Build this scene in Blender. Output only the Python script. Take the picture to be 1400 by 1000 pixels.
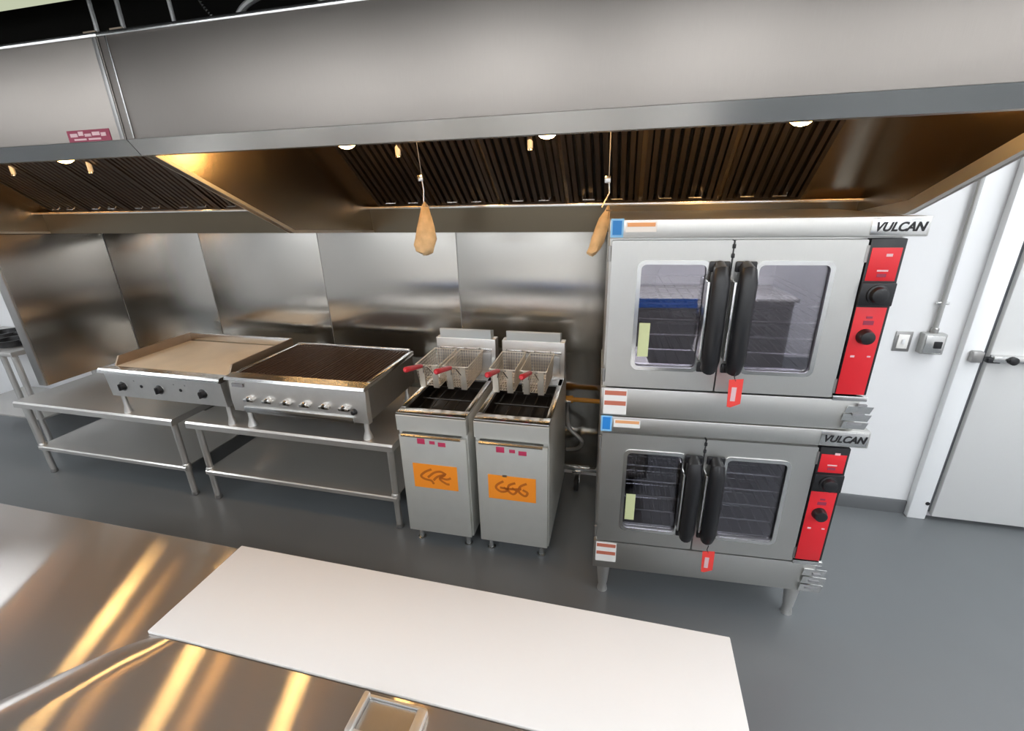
import bpy, bmesh, math, random
from mathutils import Vector, Matrix
random.seed(7)
for o in list(bpy.data.objects): bpy.data.objects.remove(o)
SC = bpy.context.scene
COL = SC.collection

# ---------------------------------------------------------------- camera, world, exposure, room lights
YAW, PITCH, ROLL, FPX = 0.2534, -0.3608, -0.0244, 632.26
CAM = Vector((0.0831, -3.0043, 2.0118))
fw = Vector((-math.sin(YAW)*math.cos(PITCH), math.cos(YAW)*math.cos(PITCH), math.sin(PITCH)))
rt = Vector((math.cos(YAW), math.sin(YAW), 0)); up = rt.cross(fw)
rt2 = rt*math.cos(ROLL)+up*math.sin(ROLL); up2 = -rt*math.sin(ROLL)+up*math.cos(ROLL)
cd = bpy.data.cameras.new('camera'); cam = bpy.data.objects.new('camera', cd); COL.objects.link(cam)
cd.sensor_fit = 'HORIZONTAL'; cd.sensor_width = 36; cd.lens = 36*FPX/1400; cd.clip_start = .05
cam.matrix_world = Matrix(((rt2.x, up2.x, -fw.x, CAM.x), (rt2.y, up2.y, -fw.y, CAM.y), (rt2.z, up2.z, -fw.z, CAM.z), (0, 0, 0, 1)))
SC.camera = cam
W = bpy.data.worlds.new('world'); SC.world = W; W.use_nodes = True
W.node_tree.nodes['Background'].inputs[0].default_value = (.8, .85, .9, 1)
W.node_tree.nodes['Background'].inputs[1].default_value = .05
SC.view_settings.view_transform = 'Standard'; SC.view_settings.look = 'None'
SC.view_settings.exposure = 0.28; SC.view_settings.gamma = 1; SC.view_settings.use_curve_mapping = False
PANEL_POWER = 7.5      # LED ceiling panels
BULB_POWER = 40.0      # warm hood lamps
CEIL = 2.9
PANELS = [(-4.3, -4.32), (-2.6, -4.32), (-0.9, -4.32), (0.8, -4.32), (2.6, -4.32), (2.6, -.9), (2.75, -2.4), (-6.0, -2.6), (-6.0, -.9)]  # last entries are added to brighten the right wall and left room

# ---------------------------------------------------------------- materials
def newmat(name):
    m = bpy.data.materials.new(name); m.use_nodes = True
    return m, m.node_tree, m.node_tree.nodes['Principled BSDF']
def plain(name, col, rough=.5, metal=0., spec=.5, bump=0., bscale=200., var=0., vscale=6.):
    m, nt, b = newmat(name)
    b.inputs['Base Color'].default_value = (*col, 1); b.inputs['Roughness'].default_value = rough
    b.inputs['Metallic'].default_value = metal; b.inputs['Specular IOR Level'].default_value = spec
    tc = nt.nodes.new('ShaderNodeTexCoord')
    if var:
        n = nt.nodes.new('ShaderNodeTexNoise'); n.inputs['Scale'].default_value = vscale; n.inputs['Detail'].default_value = 5
        nt.links.new(tc.outputs['Object'], n.inputs['Vector'])
        mx = nt.nodes.new('ShaderNodeMix'); mx.data_type = 'RGBA'
        mx.inputs['A'].default_value = (*[c*(1-var) for c in col], 1); mx.inputs['B'].default_value = (*[min(1, c*(1+var)) for c in col], 1)
        nt.links.new(n.outputs['Fac'], mx.inputs['Factor']); nt.links.new(mx.outputs['Result'], b.inputs['Base Color'])
    if bump:
        n = nt.nodes.new('ShaderNodeTexNoise'); n.inputs['Scale'].default_value = bscale; n.inputs['Detail'].default_value = 3
        nt.links.new(tc.outputs['Object'], n.inputs['Vector'])
        bp = nt.nodes.new('ShaderNodeBump'); bp.inputs['Strength'].default_value = bump; bp.inputs['Distance'].default_value = .002
        nt.links.new(n.outputs['Fac'], bp.inputs['Height']); nt.links.new(bp.outputs['Normal'], b.inputs['Normal'])
    return m
def steel(name, col=(.56, .555, .54), rough=.3, grain=0., T=None, wave=0., wscale=1.2, var=.05, stretch=(1, 1, 1), haze=0.):
    """brushed stainless; the fine scratches tilt the facets along T, which draws highlights out along T"""
    m, nt, b = newmat(name); L = nt.links.new
    b.inputs['Metallic'].default_value = 1; b.inputs['Roughness'].default_value = rough
    tc = nt.nodes.new('ShaderNodeTexCoord'); mp = nt.nodes.new('ShaderNodeMapping'); mp.inputs['Scale'].default_value = stretch
    L(tc.outputs['Object'], mp.inputs['Vector'])
    n = nt.nodes.new('ShaderNodeTexNoise'); n.inputs['Scale'].default_value = 30; n.inputs['Detail'].default_value = 4
    L(mp.outputs['Vector'], n.inputs['Vector'])
    mx = nt.nodes.new('ShaderNodeMix'); mx.data_type = 'RGBA'
    mx.inputs['A'].default_value = (*[c*(1-var) for c in col], 1); mx.inputs['B'].default_value = (*[min(1, c*(1+var)) for c in col], 1)
    L(n.outputs['Fac'], mx.inputs['Factor']); L(mx.outputs['Result'], b.inputs['Base Color'])
    nrm = None
    if wave:   # oil-canning of thin sheet
        w = nt.nodes.new('ShaderNodeTexNoise'); w.inputs['Scale'].default_value = wscale; w.inputs['Detail'].default_value = 0
        L(tc.outputs['Object'], w.inputs['Vector'])
        bp = nt.nodes.new('ShaderNodeBump'); bp.inputs['Strength'].default_value = 1; bp.inputs['Distance'].default_value = wave
        L(w.outputs['Fac'], bp.inputs['Height']); nrm = bp.outputs['Normal']
    if grain:
        if nrm is None: nrm = nt.nodes.new('ShaderNodeNewGeometry').outputs['Normal']
        sm = nt.nodes.new('ShaderNodeVectorMath'); sm.operation = 'SCALE'; sm.inputs[0].default_value = (1, 1, 1)
        acc = None
        for k in range(2):
            of = nt.nodes.new('ShaderNodeVectorMath'); of.operation = 'SCALE'; of.inputs['Scale'].default_value = 913.7+411.3*k
            L(tc.outputs['Object'], of.inputs[0])
            wn = nt.nodes.new('ShaderNodeTexWhiteNoise'); wn.noise_dimensions = '3D'; L(of.outputs[0], wn.inputs['Vector'])
            if acc is None: acc = wn.outputs['Value']
            else:
                ad = nt.nodes.new('ShaderNodeMath'); ad.operation = 'ADD'; L(acc, ad.inputs[0]); L(wn.outputs['Value'], ad.inputs[1]); acc = ad.outputs[0]
        ce = nt.nodes.new('ShaderNodeMath'); ce.operation = 'MULTIPLY_ADD'; ce.inputs[1].default_value = grain; ce.inputs[2].default_value = -grain
        L(acc, ce.inputs[0])
        sc = nt.nodes.new('ShaderNodeVectorMath'); sc.operation = 'SCALE'; sc.inputs[0].default_value = T; L(ce.outputs[0], sc.inputs['Scale'])
        av = nt.nodes.new('ShaderNodeVectorMath'); av.operation = 'ADD'; L(nrm, av.inputs[0]); L(sc.outputs[0], av.inputs[1])
        nv = nt.nodes.new('ShaderNodeVectorMath'); nv.operation = 'NORMALIZE'; L(av.outputs[0], nv.inputs[0]); nrm = nv.outputs[0]
        nt.nodes.remove(sm)
    if nrm is not None: L(nrm, b.inputs['Normal'])
    if haze:   # broad lobe of the worn, finely scratched surface
        b2 = nt.nodes.new('ShaderNodeBsdfPrincipled'); b2.inputs['Metallic'].default_value = 1; b2.inputs['Roughness'].default_value = .62
        L(mx.outputs['Result'], b2.inputs['Base Color'])
        ms = nt.nodes.new('ShaderNodeMixShader'); ms.inputs[0].default_value = haze
        L(b.outputs[0], ms.inputs[1]); L(b2.outputs[0], ms.inputs[2]); L(ms.outputs[0], nt.nodes['Material Output'].inputs[0])
    return m
def emit(name, col, s):
    m = bpy.data.materials.new(name); m.use_nodes = True; nt = m.node_tree; nt.nodes.clear()
    e = nt.nodes.new('ShaderNodeEmission'); e.inputs[0].default_value = (*col, 1); e.inputs[1].default_value = s
    o = nt.nodes.new('ShaderNodeOutputMaterial'); nt.links.new(e.outputs[0], o.inputs[0]); return m
def glass(name, tint, refl):
    m = bpy.data.materials.new(name); m.use_nodes = True; nt = m.node_tree; nt.nodes.clear()
    t = nt.nodes.new('ShaderNodeBsdfTransparent'); t.inputs[0].default_value = (*tint, 1)
    g = nt.nodes.new('ShaderNodeBsdfGlossy'); g.inputs['Roughness'].default_value = .02; g.inputs[0].default_value = (.95, .92, 1, 1)
    mx = nt.nodes.new('ShaderNodeMixShader'); lw = nt.nodes.new('ShaderNodeLayerWeight'); lw.inputs[0].default_value = .3
    mr = nt.nodes.new('ShaderNodeMapRange'); mr.inputs['To Min'].default_value = refl; mr.inputs['To Max'].default_value = 1
    nt.links.new(lw.outputs['Fresnel'], mr.inputs['Value']); nt.links.new(mr.outputs['Result'], mx.inputs[0])
    nt.links.new(t.outputs[0], mx.inputs[1]); nt.links.new(g.outputs[0], mx.inputs[2])
    o = nt.nodes.new('ShaderNodeOutputMaterial'); nt.links.new(mx.outputs[0], o.inputs[0]); return m
X_, Y_, Z_ = (1, 0, 0), (0, 1, 0), (0, 0, 1)
M = dict(
    floor=plain('floor epoxy', (.142, .151, .158), .33, var=.10, vscale=1.3, bump=.08, bscale=260),
    white=plain('white paint', (.79, .79, .80), .55, var=.02),
    doorw=plain('white embossed door skin', (.67, .67, .665), .45, bump=.35, bscale=320),
    frame=plain('white door frame', (.86, .87, .88), .35),
    black=plain('black ceiling paint', (.006, .0055, .005), .95, spec=.1),
    base=plain('grey cove base', (.11, .115, .12), .5),
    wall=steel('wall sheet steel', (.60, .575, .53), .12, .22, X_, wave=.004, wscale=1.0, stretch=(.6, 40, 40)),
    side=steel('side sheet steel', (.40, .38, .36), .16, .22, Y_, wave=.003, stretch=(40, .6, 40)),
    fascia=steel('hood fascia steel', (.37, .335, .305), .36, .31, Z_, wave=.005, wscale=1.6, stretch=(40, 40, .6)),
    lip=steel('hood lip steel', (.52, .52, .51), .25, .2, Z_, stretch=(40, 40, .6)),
    trough=steel('grease trough steel', (.17, .145, .105), .30, .15, X_, stretch=(.6, 40, 40)),
    pale=steel('satin cast steel', (.74, .73, .71), .5),
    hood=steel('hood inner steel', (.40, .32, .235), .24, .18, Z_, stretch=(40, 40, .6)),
    flange=steel('hood flange steel', (.58, .55, .50), .48),
    filt=steel('filter steel', (.17, .145, .135), .36),
    filtd=plain('filter back', (.02, .018, .016), .8),
    top=steel('worktop steel', (.64, .61, .585), .06, .30, Y_, var=.03, stretch=(.6, 40, 1), haze=.34),
    stand=steel('stand steel', (.73, .715, .69), .2, .2, Y_, stretch=(.6, 40, 1), haze=.5),
    oven=steel('oven steel', (.64, .635, .61), .40, .25, X_, stretch=(40, 40, .6)),
    fryer=plain('fryer satin steel', (.60, .60, .57), .45, .4, var=.05, vscale=14),
    bright=steel('bright steel', (.74, .74, .73), .2),
    dull=steel('dull steel', (.42, .41, .40), .42),
    cap=plain('flue cap coated steel', (.60, .66, .69), .5, .3),
    basket=steel('basket wire', (.78, .72, .63), .5),
    iron=plain('seasoned grate iron', (.085, .048, .034), .55, .3, var=.5, vscale=30),
    ash=plain('burner box', (.03, .018, .012), .8),
    plate=plain('griddle plate', (.80, .70, .55), .5, .1, var=.18, vscale=5),
    guard=plain('heat tinted splash guard', (.36, .28, .21), .4, .8, var=.15, vscale=9),
    plas=plain('black plastic', (.012, .012, .014), .35),
    dark=plain('oven cavity enamel', (.045, .043, .048), .35, var=.2, vscale=12),
    tank=plain('fry tank', (.025, .020, .016), .3, .6),
    red=plain('red control panel', (.72, .018, .028), .35),
    tag=plain('red paper tag', (.85, .06, .05), .6),
    rgrip=plain('red vinyl grip', (.62, .035, .05), .4),
    orange=plain('orange placard', (.95, .30, .02), .6),
    ink=plain('dark orange ink', (.52, .13, .01), .7),
    paper=plain('white paper', (.85, .83, .80), .6),
    rust=plain('red print', (.55, .16, .10), .6),
    oprint=plain('orange print', (.80, .38, .16), .6),
    blue=plain('blue sticker', (.02, .22, .62), .45),
    lblue=plain('pale blue border', (.25, .55, .85), .45),
    maroon=plain('maroon sticker', (.30, .03, .07), .5),
    pink=plain('pale pink print', (.75, .50, .52), .6),
    badge=plain('crimson badge', (.55, .04, .11), .5),
    ltext=plain('black lettering', (.01, .01, .012), .5),
    gtext=plain('grey print', (.25, .25, .26), .6),
    board=plain('white poly board', (.74, .72, .705), .45, var=.02, vscale=3, bump=.1, bscale=90),
    yellow=plain('yellow gas pipe', (.55, .26, .03), .5),
    green=plain('pale green card', (.62, .66, .36), .6),
    kraft=plain('kraft wrap', (.62, .44, .24), .7, var=.35, vscale=28, bump=.6, bscale=60),
    cord=plain('grey conduit', (.42, .42, .41), .45, .5),
    rubber=plain('rubber wheel', (.02, .02, .02), .6),
    bfilm=plain('blue protective film', (.08, .22, .72), .35),
    glassu=glass('oven window glass', (.74, .72, .76), .22),
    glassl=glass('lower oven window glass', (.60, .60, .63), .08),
    led=emit('LED panel diffuser', (.93, .97, 1.0), PANEL_POWER),
    strip=emit('dim strip light', (.80, .86, .62), .55),
    bulb=emit('warm lamp globe', (1.0, .58, .20), BULB_POWER),
)

# ---------------------------------------------------------------- mesh helpers
class MB:
    def __init__(s): s.bm = bmesh.new()
    def box(s, x0, x1, y0, y1, z0, z1, bev=0., seg=2):
        v = [s.bm.verts.new(p) for p in ((x0,y0,z0),(x1,y0,z0),(x1,y1,z0),(x0,y1,z0),(x0,y0,z1),(x1,y0,z1),(x1,y1,z1),(x0,y1,z1))]
        f = [s.bm.faces.new([v[i] for i in q]) for q in ((3,2,1,0),(4,5,6,7),(0,1,5,4),(1,2,6,5),(2,3,7,6),(3,0,4,7))]
        if bev:
            e = list({ed for fa in f for ed in fa.edges})
            bmesh.ops.bevel(s.bm, geom=e, offset=bev, segments=seg, affect='EDGES', profile=.5)
        return s
    def tube(s, pts, r, n=10, closed=False, cap=True):
        pts = [Vector(p) for p in pts]; rings = []
        rr = r if isinstance(r, (list, tuple)) else [r]*len(pts)
        pn = None
        for i, p in enumerate(pts):
            if closed: d = pts[(i+1) % len(pts)]-pts[i-1]
            else: d = pts[min(i+1, len(pts)-1)]-pts[max(i-1, 0)]
            d.normalize()
            if pn is None:
                a = Vector((0, 0, 1)) if abs(d.z) < .9 else Vector((1, 0, 0))
                pn = d.cross(a).normalized()
            else:
                pn = (pn-d*pn.dot(d)).normalized()
            b = d.cross(pn)
            rings.append([s.bm.verts.new(p+(pn*math.cos(2*math.pi*k/n)+b*math.sin(2*math.pi*k/n))*rr[i]) for k in range(n)])
        L = len(rings)
        for i in range(L if closed else L-1):
            A, B = rings[i], rings[(i+1) % L]
            for k in range(n): s.bm.faces.new((A[k], A[(k+1) % n], B[(k+1) % n], B[k]))
        if cap and not closed:
            s.bm.faces.new(list(reversed(rings[0]))); s.bm.faces.new(rings[-1])
        return s
    def cyl(s, p0, p1, r, n=16): return s.tube([p0, p1], r, n)
    def prism(s, poly, axis, a, b, bev=0.):
        """poly in the two other axes (in xyz order), extruded from a to b along axis"""
        def P(q, t):
            c = list(q); c.insert(axis, t); return c
        A = [s.bm.verts.new(P(q, a)) for q in poly]; B = [s.bm.verts.new(P(q, b)) for q in poly]
        n = len(poly); fs = [s.bm.faces.new(A), s.bm.faces.new(list(reversed(B)))]
        for i in range(n): fs.append(s.bm.faces.new((A[i], B[i], B[(i+1) % n], A[(i+1) % n])))
        if bev:
            bmesh.ops.bevel(s.bm, geom=list({e for f in fs for e in f.edges}), offset=bev, segments=2, affect='EDGES', profile=.5)
        return s
    def lathe(s, prof, c, axis=2, n=20):
        """prof: (radius, height) list turned about an axis through c"""
        rings = []
        for r, h in prof:
            ring = []
            for k in range(n):
                a = 2*math.pi*k/n; q = [r*math.cos(a), r*math.sin(a)]; q.insert(axis, h)
                ring.append(s.bm.verts.new((c[0]+q[0], c[1]+q[1], c[2]+q[2])))
            rings.append(ring)
        for A, B in zip(rings, rings[1:]):
            for k in range(n): s.bm.faces.new((A[k], A[(k+1) % n], B[(k+1) % n], B[k]))
        s.bm.faces.new(rings[0]); s.bm.faces.new(rings[-1])
        return s
    @staticmethod
    def rr(x0, x1, z0, z1, r, n=5):
        out = []
        for cx, cz, a0 in ((x1-r, z1-r, 0), (x0+r, z1-r, 90), (x0+r, z0+r, 180), (x1-r, z0+r, 270)):
            for k in range(n+1):
                a = math.radians(a0+90*k/n); out.append((cx+r*math.cos(a), cz+r*math.sin(a)))
        return out
    def frame(s, o, i, ro, ri, y0, y1):
        """rectangular plate in XZ (outer o=(x0,x1,z0,z1)) with a rounded hole i, between y0 and y1"""
        O = s.rr(*o, ro); I = s.rr(*i, ri); n = len(O)
        V = {}
        for key, ring, y in (('of', O, y0), ('if', I, y0), ('ob', O, y1), ('ib', I, y1)):
            V[key] = [s.bm.verts.new((p[0], y, p[1])) for p in ring]
        for k in range(n):
            j = (k+1) % n
            s.bm.faces.new((V['of'][k], V['if'][k], V['if'][j], V['of'][j]))
            s.bm.faces.new((V['ob'][k], V['ob'][j], V['ib'][j], V['ib'][k]))
            s.bm.faces.new((V['of'][k], V['of'][j], V['ob'][j], V['ob'][k]))
            s.bm.faces.new((V['if'][k], V['ib'][k], V['ib'][j], V['if'][j]))
        return s
    def mesh(s, name, mat):
        bmesh.ops.recalc_face_normals(s.bm, faces=s.bm.faces)
        me = bpy.data.meshes.new(name); s.bm.to_mesh(me); s.bm.free()
        for p in me.polygons: p.use_smooth = True
        me.set_sharp_from_angle(angle=math.radians(35))
        me.materials.append(M[mat] if isinstance(mat, str) else mat)
        return me
    def build(s, name, mat, parent=None, loc=None, rz=0.):
        return link(name, s.mesh(name, mat), parent, loc, rz)
def link(name, me, parent=None, loc=None, rz=0.):
    o = bpy.data.objects.new(name, me); COL.objects.link(o)
    if parent is not None: o.parent = parent
    if loc is not None: o.location = loc
    if rz: o.rotation_euler = (0, 0, rz)
    return o
def tag(o, label=None, cat=None, group=None, kind=None):
    for k, v in (('label', label), ('category', cat), ('group', group), ('kind', kind)):
        if v: o[k] = v
    return o
def thing(name, label, cat, loc=(0, 0, 0), rz=0., group=None):
    o = bpy.data.objects.new(name, None); COL.objects.link(o); o.empty_display_size = .1
    o.location = loc; o.rotation_euler = (0, 0, rz)
    return tag(o, label, cat, group)
def copy_tree(o, parent=None):
    c = o.copy(); COL.objects.link(c)
    if parent is not None: c.parent = parent
    for ch in list(o.children): copy_tree(ch, c)
    return c
def box(name, mat, parent, x0, x1, y0, y1, z0, z1, bev=0., loc=None, rz=0.):
    return MB().box(x0, x1, y0, y1, z0, z1, bev).build(name, mat, parent, loc, rz)
def struct(o, label=None): return tag(o, label, None, None, 'structure')
def text_mesh(name, body, mat, parent, x, y, z, size, shear=0., sx=1.):
    cu = bpy.data.curves.new('lettering', 'FONT'); cu.body = body; cu.size = size; cu.extrude = .0008; cu.shear = shear; cu.offset = size*.03
    t = bpy.data.objects.new('lettering', cu); COL.objects.link(t); bpy.context.view_layer.update()
    me = bpy.data.meshes.new_from_object(t); bpy.data.objects.remove(t)
    me.transform(Matrix.Translation((x, y, z)) @ Matrix.Rotation(math.pi/2, 4, 'X') @ Matrix.Diagonal((sx, 1, 1, 1)))
    me.materials.clear(); me.materials.append(M[mat])
    return link(name, me, parent)

# ================================================================ SETTING
LX, RX, FY = -7.6, 3.7, -5.0
struct(box('floor', 'floor', None, LX-.1, RX+.1, FY-.1, .1, -.1, 0), 'dark grey seamless kitchen floor')
struct(box('ceiling', 'black', None, LX-.1, RX+.1, FY-.1, .1, CEIL, CEIL+.1), 'black painted ceiling above the hood')
wb = struct(box('wall_back', 'white', None, LX-.1, RX+.1, 0, .12, 0, CEIL), 'white rear wall faced with steel sheets behind the cooking line')
struct(box('wall_left', 'white', None, LX-.12, LX, FY, 0, 0, CEIL), 'white wall of the room beyond the left side panel')
struct(box('wall_right', 'white', None, RX, RX+.12, FY, 0, 0, CEIL), 'white wall at the right end of the room')
struct(box('wall_front', 'white', None, LX, RX, FY-.12, FY, 0, CEIL), 'white wall behind the photographer')
seams = [-4.13, -3.165, -2.115, -1.055, 0.0, 1.12]
for a, b in zip(seams, seams[1:]):
    box('steel_panel', 'wall', wb, a+.003, b-.003, -.012, 0, .06, 2.45, .0015)
for x in seams[1:-1]:
    box('joint_strip', 'dull', wb, x-.003, x+.003, -.009, 0, .06, 2.45)
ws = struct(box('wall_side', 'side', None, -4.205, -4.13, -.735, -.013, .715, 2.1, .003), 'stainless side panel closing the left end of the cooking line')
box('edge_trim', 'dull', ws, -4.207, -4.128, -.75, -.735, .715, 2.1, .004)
struct(MB().prism([(-.013, 0), (0, 0), (0, .095), (-.006, .095), (-.013, .085)], 0, 1.125, 1.90).build('baseboard_back', 'base'), 'grey cove base along the white wall right of the ovens')
tr = struct(MB().box(1.90, 2.0, -.05, 0, .0, 2.35, .006).build('trim_1', 'frame'), 'white upright of the cold room door frame')
MB().lathe([(.012, 0), (.012, -.004), (.004, -.006)], (1.985, -.05, .12), 1, 12).build('plug', 'plas', tr)
box('gasket', 'base', tr, 2.0, 2.022, -.03, 0, 0.05, 2.35)
dr = struct(box('door_1', 'doorw', None, 2.022, 3.1, -.06, -.004, .035, 2.3, .006), 'white embossed cold room door at the right edge')
lt = MB().box(2.02, 2.34, -.10, -.06, 1.082, 1.118, .006).build('latch_bar', 'bright', dr)
MB().lathe([(.022, 0), (.022, -.02), (.016, -.024)], (2.10, -.10, 1.10), 1, 14).build('latch_pivot', 'plas', lt)
MB().box(1.93, 1.985, -.085, -.05, 1.07, 1.135, .008).build('latch_keeper', 'dull', tr)
MB().box(2.0, 2.06, -.095, -.06, 1.075, 1.105, .006).build('latch_catch', 'plas', dr)

# ceiling LED panels (row behind the photographer, others added to brighten both sides)
for i, (x, y) in enumerate(PANELS):
    t = thing('ceiling_panel', 'flat white LED panel in the black ceiling, '+('farthest left of the row behind the photographer', 'second from the left behind the photographer', 'middle of the row behind the photographer', 'fourth from the left behind the photographer', 'farthest right behind the photographer', 'added before the cold room door to brighten the right side', 'added over the open floor to brighten the right wall', 'added over the far left room to brighten it', 'added by the rear wall to brighten the far left room')[i], 'light', (x, y, CEIL), 0, 'ceiling LED panels')
    MB().frame((-.62, .62, -.62, .62), (-.59, .59, -.59, .59), .01, .01, -.001, .02).build('panel_frame', 'frame', t).rotation_euler = (math.pi/2, 0, 0)
    box('diffuser', 'led', t, -.59, .59, -.59, .59, -.012, -.004)

# ================================================================ EXHAUST HOODS
YL, ZL, ZB, ZT = -1.755, 2.188, 2.145, 2.456
POLY = [(YL+.045, ZB+.009), (-1.09, 1.852), (-.39, 1.795), (-.013, 1.77), (-.013, ZT-.013), (YL+.013, ZT-.013), (YL+.013, ZL+.012)]
POLYR = [(YL+.045, ZB+.009), (-1.53, ZB), (-.865, 1.897), (-.39, 1.83), (-.013, 1.81), (-.013, ZT-.013), (YL+.013, ZT-.013), (YL+.013, ZL+.012)]
SL = math.atan2(.40, .32)
def hood(x0, x1, label, lamps, pipes, polyL, polyR, fx0, fw_, fn):
    t = thing('exhaust_hood', label, 'hood', (x0, YL, ZB), 0)
    off = Vector((-x0, -YL, -ZB))
    def P(mb, name, mat, parent=None):
        bmesh.ops.translate(mb.bm, verts=mb.bm.verts, vec=off if parent is None else off)
        return mb.build(name, mat, t if parent is None else parent)
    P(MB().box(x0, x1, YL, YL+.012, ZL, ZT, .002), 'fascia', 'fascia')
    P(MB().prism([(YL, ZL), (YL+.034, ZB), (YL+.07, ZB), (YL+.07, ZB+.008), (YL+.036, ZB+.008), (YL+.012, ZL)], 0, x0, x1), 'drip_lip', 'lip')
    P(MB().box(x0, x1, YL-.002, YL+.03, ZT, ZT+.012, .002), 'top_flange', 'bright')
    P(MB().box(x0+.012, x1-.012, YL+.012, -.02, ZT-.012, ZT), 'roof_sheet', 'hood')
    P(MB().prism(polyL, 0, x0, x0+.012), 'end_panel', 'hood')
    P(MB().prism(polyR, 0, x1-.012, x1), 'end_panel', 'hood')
    for poly, xa, xb in ((polyL, x0+.012, x0+.017), (polyR, x1-.03 if polyR is POLYR else x1-.017, x1-.012 if polyR is not POLYR else x1)):
        pts = [q for q in poly if q[1] < ZT-.1]
        m = MB()
        for (ya, za), (yb, zb) in zip(pts, pts[1:]):
            if ya < -.8: m.prism([(ya, za), (yb, zb), (yb, zb+.05), (ya, za+.05)] if xb-xa > .01 else [(ya, za), (yb, zb), (yb, zb+.014), (ya, za+.014)], 0, xa, xb)
        P(m, 'end_flange', 'flange')
    P(MB().prism([(-.39, 1.795), (-.40, 1.93), (-.365, 1.93), (-.36, 1.83), (-.02, 1.80), (-.02, 1.775)], 0, x0+.012, x1-.012), 'grease_trough', 'trough')
    P(MB().box(x0+.012, x1-.012, -.45, -.40, 1.93, 1.945, .002), 'filter_ledge', 'bright')
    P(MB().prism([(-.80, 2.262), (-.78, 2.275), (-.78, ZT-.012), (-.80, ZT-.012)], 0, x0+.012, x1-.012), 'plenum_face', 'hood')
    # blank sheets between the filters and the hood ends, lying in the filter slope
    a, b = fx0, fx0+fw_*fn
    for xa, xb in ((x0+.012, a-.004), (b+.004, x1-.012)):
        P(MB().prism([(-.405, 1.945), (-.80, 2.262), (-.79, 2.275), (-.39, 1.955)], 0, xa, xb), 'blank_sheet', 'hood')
    for k in range(fn+1):
        x = a+fw_*k
        P(MB().prism([(-.415, 1.935), (-.812, 2.253), (-.805, 2.262), (-.40, 1.945)], 0, x-.011, x+.011), 'filter_rail', 'hood')
    for lx in lamps:
        lp = P(MB().lathe([(.055, 0), (.06, -.02), (.06, -.05), (.035, -.06), (.035, -.10)], (lx, -1.2, ZT-.012), 2, 20), 'hood_lamp', 'dull')
        P(MB().lathe([(.018, 2.345), (.042, 2.33), (.046, 2.27), (.046, 2.225), (.038, 2.20), (.020, 2.186), (.004, 2.182)], (lx, -1.2, 0), 2, 20), 'lamp_globe', 'bulb', lp)
    for px, pz in pipes:
        p_ = P(MB().cyl((px, -.78, ZT-.012), (px, -.78, pz+.012), .0125, 12), 'nozzle_pipe', 'paper')
        P(MB().lathe([(.010, pz+.014), (.0145, pz+.010), (.0145, pz+.004), (.009, pz)], (px, -.78, 0), 2, 12), 'nozzle', 'bright', p_)
    return t
HL = hood(-4.11, -1.455, 'left stainless exhaust hood above the griddle, bearing the maroon sticker', (-3.35, -2.54, -1.73), ((-3.6, 2.165), (-2.98, 2.16)), POLY, POLY, -3.91, .367, 6)
HR = hood(-1.452, 1.105, 'right stainless exhaust hood running above the fryers and ovens', (-1.04, -.235, .575), ((-1.03, 2.172), (-.385, 2.176)), POLY, POLYR, -1.36, .3675, 6)
st = MB().box(-1.685, -1.51, YL-.002, YL, 2.189, 2.222).build('warning_sticker', 'maroon', HL); st.location = (4.11, -YL, -ZB)
m = MB()
for x, w, z, h in ((-1.672, .03, 2.203, .010), (-1.637, .02, 2.206, .012), (-1.612, .026, 2.203, .008), (-1.58, .03, 2.205, .010), (-1.545, .02, 2.202, .010), (-1.66, .05, 2.193, .005), (-1.60, .05, 2.193, .005)):
    m.box(x, x+w, YL-.0035, YL-.002, z, z+h)
q = m.build('pale_print', 'pink', st)
# fascia joint cover
jc = MB().box(-1.474, -1.458, YL-.003, YL, ZL+.002, ZT, .001).build('joint_cover', 'dull', HL); jc.location = (4.11, -YL, -ZB)
jc = MB().box(-1.424, -1.418, YL-.003, YL, ZL+.002, ZT, .001).build('joint_cover', 'lip', HR); jc.location = (1.452, -YL, -ZB)

# baffle filters
FL, FW = .512, .345
def make_filter():
    t = thing('grease_filter', 'x', 'filter', (0, 0, 0), 0, 'baffle filters in the hoods')
    m = MB()
    m.box(0, FW, -.012, .03, 0, .022).box(0, FW, -.012, .03, FL-.022, FL).box(0, .018, -.012, .03, .022, FL-.022).box(FW-.018, FW, -.012, .03, .022, FL-.022)
    m.build('filter_frame', 'filt', t)
    box('filter_back', 'filtd', t, .018, FW-.018, .022, .028, .022, FL-.022)
    n = 8; pit = (FW-.036)/n; w = pit*.36
    me = MB().prism([(-w, .004), (-w*.75, -.008), (w*.75, -.008), (w, .004), (w*.8, .004), (w*.6, -.005), (-w*.6, -.005), (-w*.8, .004)], 2, .022, FL-.022).mesh('baffle', 'filt')
    for k in range(n): link('baffle', me, t, (.018+pit*(k+.5), 0, 0))
    for x in (FW*.3, FW*.7):
        MB().tube([(x-.03, -.012, .06), (x-.028, -.03, .062), (x+.028, -.03, .062), (x+.03, -.012, .06)], .0035, 6).build('pull_handle', 'bright', t)
    return t
fproto = make_filter()
ordn = ['first', 'second', 'third', 'fourth', 'fifth', 'last']
first = True
for x0, which in ((-3.91, 'left'), (-1.36, 'right')):
    for k in range(6):
        f = fproto if first else copy_tree(fproto); first = False
        f['label'] = '%s dark baffle filter from the left inside the %s hood' % (ordn[k], which)
        f.location = (x0+.3672*k+.0115, -.435, 1.948); f.rotation_euler = (SL, 0, 0)

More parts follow.
